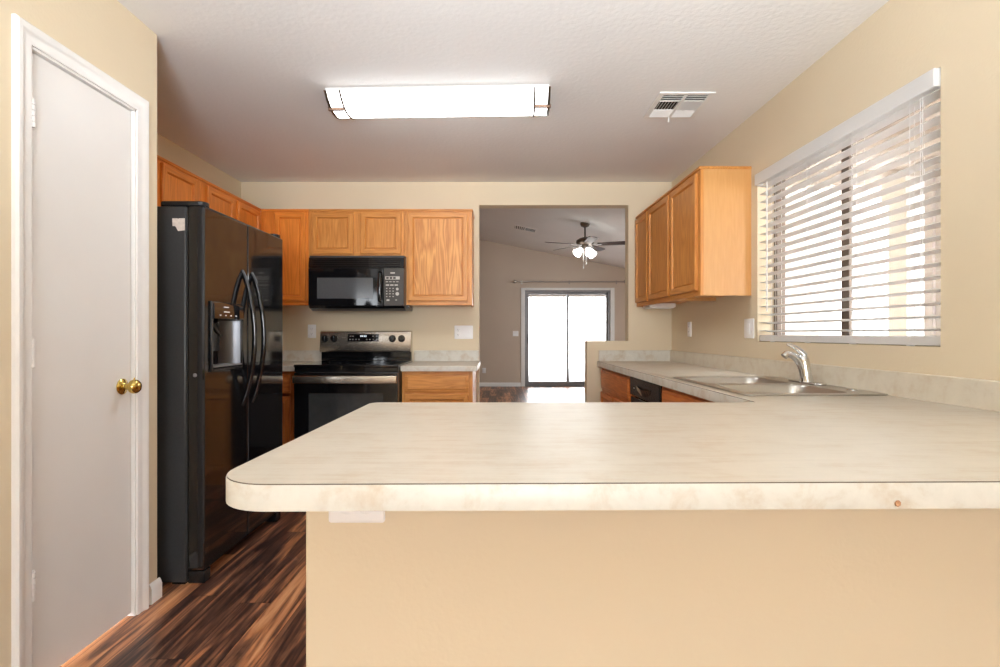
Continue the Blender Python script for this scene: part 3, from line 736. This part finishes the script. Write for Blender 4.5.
for y in (2.98, 2.65, 2.32, 2.0):
    c = MB()
    for v in (VR+.0045, VR+.0595): c.cyl((v, y, 1.12), (v, y, 2.02), .0011, seg=6)
    c.cyl((VR+.032, y+.012, 1.12), (VR+.032, y+.012, 2.02), .0009, seg=6)
    c.build('ladder_cord', 'blind', bl)
    MB().box(VR+.002, VR+.02, y-.006, y+.014, 1.1005, 1.1045).build('cord_clip', 'blind', bl)
MB().cyl((VR-.002, 3.02, 1.995), (VR-.002, 3.02, 1.27), .004, .0045, seg=8).build('tilt_wand', 'blind', bl)
MB().cyl((VR+.000, 1.935, 1.995), (VR+.000, 1.935, 1.20), .0011, seg=6).cyl((VR+.000, 1.945, 1.995), (VR+.000, 1.945, 1.22), .0011, seg=6).build('lift_cord', 'blind', bl)

# ------------------------------------------------------------------ ceiling light, vents
LY, LX0, LX1 = 2.975, -.915, .262
cl = thing('ceiling_light', 'long lit white fluorescent fixture with dark curved ends', 'ceiling light', ((LX0+LX1)/2, LY, H), rotz=math.radians(-2.0))
hw, dp_ = .152, .082
def arc_pts(x, s=1.0, n=14):
    pts = []
    for k in range(n+1):
        a = -1+2*k/n
        pts.append((x, LY+a*hw*s, H-.014-(dp_-.014)*s*(1-abs(a)**2.4)))
    return pts
MB().box(LX0, LX1, LY-hw-.004, LY+hw+.004, H-.0135, H-.0005).build('base_pan', 'trim', cl, bevel=.002)
MB().loft([arc_pts(LX0+.006)[:], arc_pts(LX1-.006)[:]]).build('diffuser', 'diffuser', cl, angle=60)
for x in (LX0, LX1):
    MB().loft([arc_pts(x-.007, 1.05), arc_pts(x+.007, 1.05)]).build('end_cap', 'bronze', cl, angle=60)
for xs, xe in ((LX0+.075, LX0), (LX1-.075, LX1)):
    pts = arc_pts(xs, 1.012)
    MB().tube([(p[0], p[1], p[2]) for p in pts], .0065, 8).build('trim_strip', 'bronze', cl)
    p = arc_pts(xs, 1.03)[4]
    MB().box(min(xs, xe)-.012*(xs > xe), max(xs, xe)+.012*(xs < xe), p[1]-.008, p[1]+.008, p[2]-.010, p[2]+.006).build('cross_bar', 'copper', cl)

def register(name, label, x0, x1, y0, y1):
    r = thing(name, label, 'vent', ((x0+x1)/2, (y0+y1)/2, H))
    z = H-.001; b = .028; mxx, myy = (x0+x1)/2, (y0+y1)/2
    f = MB()
    f.box(x0, x1, y0, y0+b, z-.008, z).box(x0, x1, y1-b, y1, z-.008, z).box(x0, x0+b, y0+b, y1-b, z-.008, z).box(x1-b, x1, y0+b, y1-b, z-.008, z)
    f.box(mxx-.008, mxx+.008, y0+b, y1-b, z-.009, z)
    ya = y0+b+.075; yb = y1-b-.085
    f.box(x0+b, x1-b, ya-.004, ya+.004, z-.009, z).box(x0+b, x1-b, yb-.004, yb+.004, z-.009, z)
    f.build('frame', 'vent', r, bevel=.002)
    MB().box(x0+b, x1-b, y0+b, y1-b, z-.0012, z).build('duct_shade', 'vent_dark', r)
    s = MB()
    def sl(c0, c1, tilt_axis, tilt, wdt=.016):
        a = Vector(c0); bb = Vector(c1); d = (bb-a).normalized(); up = Vector((0, 0, 1)); sd = d.cross(up)
        t = sd*math.cos(tilt)*wdt/2+up*math.sin(tilt)*wdt/2; n = t.cross(d).normalized()*.0007
        s.loft([[p+t+n, p-t+n, p-t-n, p+t-n] for p in (a, bb)])
    for xa, xb in ((x0+b, mxx-.008), (mxx+.008, x1-b)):
        for k in range(3): sl((xa, y0+b+.014+k*.024, z-.006), (xb, y0+b+.014+k*.024, z-.006), 0, math.radians(-35))
        for k in range(4): sl((xa, yb+.014+k*.022, z-.006), (xb, yb+.014+k*.022, z-.006), 0, math.radians(38))
    for k in range(7):
        x = x0+b+.008+k*.0165; sl((x, ya+.004, z-.006), (x, yb-.004, z-.006), 0, math.radians(48), .0125)
        x = mxx+.014+k*.0165; sl((x, ya+.004, z-.006), (x, yb-.004, z-.006), 0, math.radians(-40), .015)
    s.build('louvers', 'vent', r, smooth=False)
    MB().cyl((mxx, y1-.012, z-.006), (mxx, y1-.002, z-.03), .004, .006, 10).build('damper_lever', 'vent', r)
    return r
register('ceiling_vent', 'white air vent in the kitchen ceiling right of the light', .855, 1.155, 2.885, 3.225)
vx, vy = .444, 9.59
rv = thing('ceiling_vent', 'air vent in the sloping living room ceiling left of the fan', 'vent', (vx, vy, zc(vx)))
rv.rotation_euler = (0, math.atan(.2), 0)
f = MB()
f.box(-.21, .21, -.17, -.145, -.012, -.001).box(-.21, .21, .145, .17, -.012, -.001).box(-.21, -.185, -.145, .145, -.012, -.001).box(.185, .21, -.145, .145, -.012, -.001).box(-.010, .010, -.145, .145, -.013, -.001)
f.build('frame', 'vent', rv, org=(0, 0, 0))
MB().box(-.19, .19, -.15, .15, -.003, -.001).build('duct_shade', 'vent_dark', rv, org=(0, 0, 0))
s = MB()
for k in range(5): s.box(-.178+k*.034, -.162+k*.034, -.145, .145, -.010, -.004)
for k in range(3): s.box(.01, .185, -.10+k*.09, -.090+k*.09, -.010, -.004)
s.build('louvers', 'vent', rv, org=(0, 0, 0))

# ------------------------------------------------------------------ wall plates
def plate(label, org, w, h, kind, rotz=0, rf=False, horiz=False, name=None, group=None):
    """drawn facing -y at the origin"""
    nm = name or ('light_switch' if 'switch' in kind else 'power_outlet')
    r = thing(nm, label, 'switch' if nm == 'light_switch' else 'outlet', org, rf=rf, rotz=rotz, group=group)
    MB().loft([[(x, y, z) for x, z in rrect(-w/2+i, w/2-i, -h/2+i, h/2-i, .006)] for i, y in ((0, -.0003), (0, -.004), (.003, -.0065))]).build('cover_plate', 'plate', r, org=(0, 0, 0))
    gangs = kind if isinstance(kind, (list, tuple)) else [kind]
    for gi, kd_ in enumerate(gangs):
        cx = (gi-(len(gangs)-1)/2)*.046
        if kd_ == 'outlet':
            for q in (-.0195, .0195):
                a, b = (q, 0) if horiz else (cx, q)
                so_ = MB().lathe((a, -.0066, b), (0, -1, 0), [(0, 0), (.0165, 0), (.0165, .0014), (.0155, .002), (0, .002)], 20).build('socket', 'plate', r, org=(0, 0, 0))
                sl_ = MB()
                for e in (-.006, .006):
                    if horiz: sl_.box(a-.004, a+.004, -.0092, -.0085, b+e-.001, b+e+.001)
                    else: sl_.box(a+e-.001, a+e+.001, -.0092, -.0085, b-.002, b+.006)
                if horiz: sl_.box(a+.007, a+.011, -.0092, -.0085, b-.002, b+.002)
                else: sl_.box(a-.002, a+.002, -.0092, -.0085, b-.011, b-.007)
                sl_.build('socket_slots', 'slot', so_, org=(0, 0, 0))
        elif kd_ == 'rocker_switch':
            MB().box(cx-.016, cx+.016, -.0095, -.0063, -.033, .033).build('rocker', 'plate', r, org=(0, 0, 0), bevel=.001)
        else:
            MB().box(cx-.005, cx+.005, -.0075, -.0063, -.012, .012).box(cx-.004, cx+.004, -.016, -.0070, 0, .008).build('toggle', 'plate', r, org=(0, 0, 0), bevel=.001)
    return r
GO = 'white wall plates'
plate('white outlet on the back wall left of the range', (-1.605, D, 1.166), .070, .115, 'outlet', group=GO)
plate('wide white outlet and switch plate on the back wall right of the range', (-.310, D, 1.158), .158, .115, ['outlet', 'toggle_switch', 'toggle_switch'], group=GO, name='light_switch')
plate('white outlet on the right wall under the oak cabinets', (VR, 4.19, 1.180), .075, .115, 'outlet', -PI/2, True, group=GO)
plate('white light switch on the right wall beside the window', (VR, 3.225, 1.177), .118, .118, 'rocker_switch', -PI/2, True, group=GO)
plate('white sideways outlet on the peninsula wall tucked under the worktop edge', (-.293, PY0, .795), .115, .070, 'outlet', horiz=True, group=GO)
plate('white double switch on the living room wall left of the sliding door', (.338, D2, 1.145), .125, .115, ['toggle_switch', 'toggle_switch'], group=GO)
plate('small white outlet low on the living room wall near the opening', (-.345, D2, .345), .075, .115, 'outlet', group=GO)
ul = thing('cabinet_light', 'small white lamp under the far end of the oak cabinets by the opening', 'lamp', (1.36, 4.43, ZB), rf=True)
MB().box(1.29, 1.50, 4.36, 4.56, ZB-.014, ZB+.021).build('housing', 'under_lamp', ul, bevel=.004)
MB().box(1.30, 1.49, 4.37, 4.55, ZB-.020, ZB-.0142).build('lens', 'plate', ul, bevel=.003)

# ------------------------------------------------------------------ sliding door, curtain rod, fan
w = MB(); e = .085
w.box(sx0-e, sx0, D2-.016, D2-.0005, 0, sz1+e*.6).box(sx1, sx1+e, D2-.016, D2-.0005, 0, sz1+e*.6).box(sx0, sx1, D2-.016, D2-.0005, sz1, sz1+e*.6)
struct('trim_2', w, 'trim', 'white casing around the sliding glass door', bevel=.003)
sd = thing('door_2', 'two-panel sliding glass door in a grey frame', None, ((sx0+sx1)/2, D2+.07, 0), kind='structure')
f = MB(); a0, a1 = D2+.02, D2+.12
f.box(sx0, sx0+.04, a0, a1, 0, sz1).box(sx1-.04, sx1, a0, a1, 0, sz1).box(sx0+.04, sx1-.04, a0, a1, sz1-.04, sz1).box(sx0+.04, sx1-.04, a0, a1, 0, .03)
f.build('frame', 'grey_alu', sd, bevel=.002)
mid = 1.475
for (x0, x1, yy) in ((sx0+.04, mid+.025, D2+.035), (mid-.025, sx1-.04, D2+.080)):
    p = MB()
    p.box(x0, x0+.045, yy, yy+.03, .03, sz1-.04).box(x1-.045, x1, yy, yy+.03, .03, sz1-.04).box(x0+.045, x1-.045, yy, yy+.03, .03, .10).box(x0+.045, x1-.045, yy, yy+.03, sz1-.09, sz1-.04)
    pn = p.build('door_panel', 'grey_alu', sd, bevel=.002)
    MB().box(x0+.04, x1-.04, yy+.013, yy+.017, .095, sz1-.085).build('pane', 'glass', pn)
MB().box(sx0+.055, sx0+.075, D2-.005, D2+.034, .93, 1.13).build('pull_handle', 'slot', sd, bevel=.003)
cr = thing('curtain_rod', 'thin metal curtain rod above the sliding glass door', 'curtain rod', (1.5, D2, 2.27))
MB().cyl((.36, D2-.075, 2.262), (2.66, D2-.075, 2.262), .015, seg=12).build('rod', 'nickel', cr)
for x, s_g in ((.36, -1), (2.66, 1)):
    MB().lathe((x, D2-.075, 2.262), (s_g, 0, 0), [(.015, 0), (.026, .012), (.036, .04), (.026, .068), (.008, .08), (0, .08)], 16).build('finial', 'nickel', cr)
for x in (.47, 1.5, 2.52):
    MB().cyl((x, D2-.001, 2.255), (x, D2-.075, 2.255), .008).box(x-.014, x+.014, D2-.008, D2-.0005, 2.215, 2.295).build('bracket', 'nickel', cr)

fxx, fyy = 1.307, 8.30; fzz = zc(fxx)
cf = thing('ceiling_fan', 'dark five-blade ceiling fan with three lit glass shades', 'ceiling fan', (fxx, fyy, fzz))
MB().lathe((fxx, fyy, fzz+.012), (0, 0, -1), [(.072, 0), (.075, .02), (.062, .055), (.03, .072), (0, .074)], 24).build('canopy', 'bronze', cf)
MB().cyl((fxx, fyy, fzz-.055), (fxx, fyy, fzz-.22), .013).build('downrod', 'bronze', cf)
zm = fzz-.215
MB().lathe((fxx, fyy, zm), (0, 0, -1), [(.0, 0), (.05, .0), (.09, .015), (.132, .045), (.138, .085), (.118, .11), (.07, .122), (.0, .124)], 28).build('motor_housing', 'bronze', cf)
for k, deg in enumerate((-16, 56, 128, 200, 272)):
    a = math.radians(deg); c_, s2 = math.cos(a), math.sin(a)
    def P(r, t, z): 
        return (fxx+r*c_-t*s2, fyy+r*s2+t*c_, z)
    zb = zm-.115
    tilt = math.radians(-12)
    outl = [(.19, -.052), (.24, -.058), (.58, -.070), (.64, -.062), (.665, -.035), (.665, .035), (.64, .062), (.58, .070), (.24, .058), (.19, .052)]
    b = MB().loft([[P(r, t*math.cos(tilt), zb+t*math.sin(tilt)+dz_) for r, t in outl] for dz_ in (0, .007)])
    bo = b.build('blade', 'fan_blade', cf)
    MB().loft([[P(r, t, zb-.005+h) for r, t in ((.075, -.018), (.14, -.012), (.18, -.035), (.25, -.03), (.25, .03), (.18, .035), (.14, .012), (.075, .018))] for h in (0, .005)]).build('blade_bracket', 'bronze', bo)
lk = MB().lathe((fxx, fyy, zm-.122), (0, 0, -1), [(.045, 0), (.062, .02), (.062, .055), (.04, .075), (.018, .085), (0, .09)], 24)
lko = lk.build('light_kit', 'nickel', cf)
for deg in (35, 215, 285):
    a = math.radians(deg); dirv = Vector((math.cos(a)*.75, math.sin(a)*.75, -.62)).normalized()
    p0 = Vector((fxx, fyy, zm-.165))+Vector((math.cos(a), math.sin(a), 0))*.055
    sh = MB()
    sh.lathe(p0+dirv*.03, dirv, [(.022, 0), (.032, .015), (.046, .05), (.056, .085), (.070, .118), (.066, .118), (.05, .085), (.0, .06)], 20)
    so_ = sh.build('lamp_shade', 'lamp_glass', cf)
    MB().tube([p0-dirv*.03, p0+dirv*.035], [.012, .020], 12).build('socket', 'nickel', so_)
for dx, L in ((.012, .20), (-.03, .26)):
    c = MB().cyl((fxx+dx, fyy-.04, zm-.19), (fxx+dx, fyy-.04, zm-.19-L), .0025, seg=6)
    c.lathe((fxx+dx, fyy-.04, zm-.19-L), (0, 0, -1), [(.003, 0), (.010, .012), (.008, .03), (0, .034)], 10)
    c.build('pull_chain', 'plate', cf)

# ------------------------------------------------------------------ outdoors
struct('floor_patio', MB().box(-6, 9, D2+.16, 18.0, -.14, -.02), 'patio', 'concrete patio outside the sliding door')
struct('floor_yard', MB().box(-14, 20, 18.0, 40, -.16, -.03).box(4.35, 20, -10, 18.0, -.16, -.04).box(1.95, 4.35, -10, 4.5, -.16, -.04), 'gravel', 'pale gravel yard')
struct('wall_yard', MB().box(-10, 16, 26, 26.2, -.1, 1.75).box(12, 12.2, -8, 26, -.1, 1.8), 'block', 'pale block fence around the yard')
struct('roof_patio_rear', MB().box(-3, 5.5, D2+.2, 15.4, 2.45, 2.55).box(-3, 5.5, 15.2, 15.4, 2.18, 2.45), 'patio_dark', 'patio roof beyond the sliding door')
pw = MB().box(1.95, 3.3, -.5, 4.4, 2.42, 2.5).box(3.1, 3.3, -.5, 4.4, 2.25, 2.42)
for k in range(6): pw.box(1.95, 3.1, .2+k*.8, .3+k*.8, 2.30, 2.42)
struct('roof_patio_side', pw, 'patio_wood', 'boarded patio roof outside the kitchen window')
struct('post_patio', MB().box(2.86, 3.04, 3.80, 3.98, -.1, 2.25).box(2.83, 3.07, 3.77, 4.01, -.1, .2).box(2.83, 3.07, 3.77, 4.01, 2.12, 2.25), 'stucco', 'white square post of the side patio', bevel=.004)
struct('wall_neighbour', MB().box(2.92, 3.06, 1.2, 3.66, -.1, 2.25).box(2.90, 3.08, 3.62, 3.69, -.1, 2.25), 'lav_stucco', 'pale grey screen wall of the side patio')
struct('wall_exterior', MB().box(1.80, 4.36, D-.14, D-.01, -.1, 3.0).box(4.31, 4.40, D-.01, D2+.1, -.1, 2.7), 'stucco', 'pale stucco outside face of the living room')
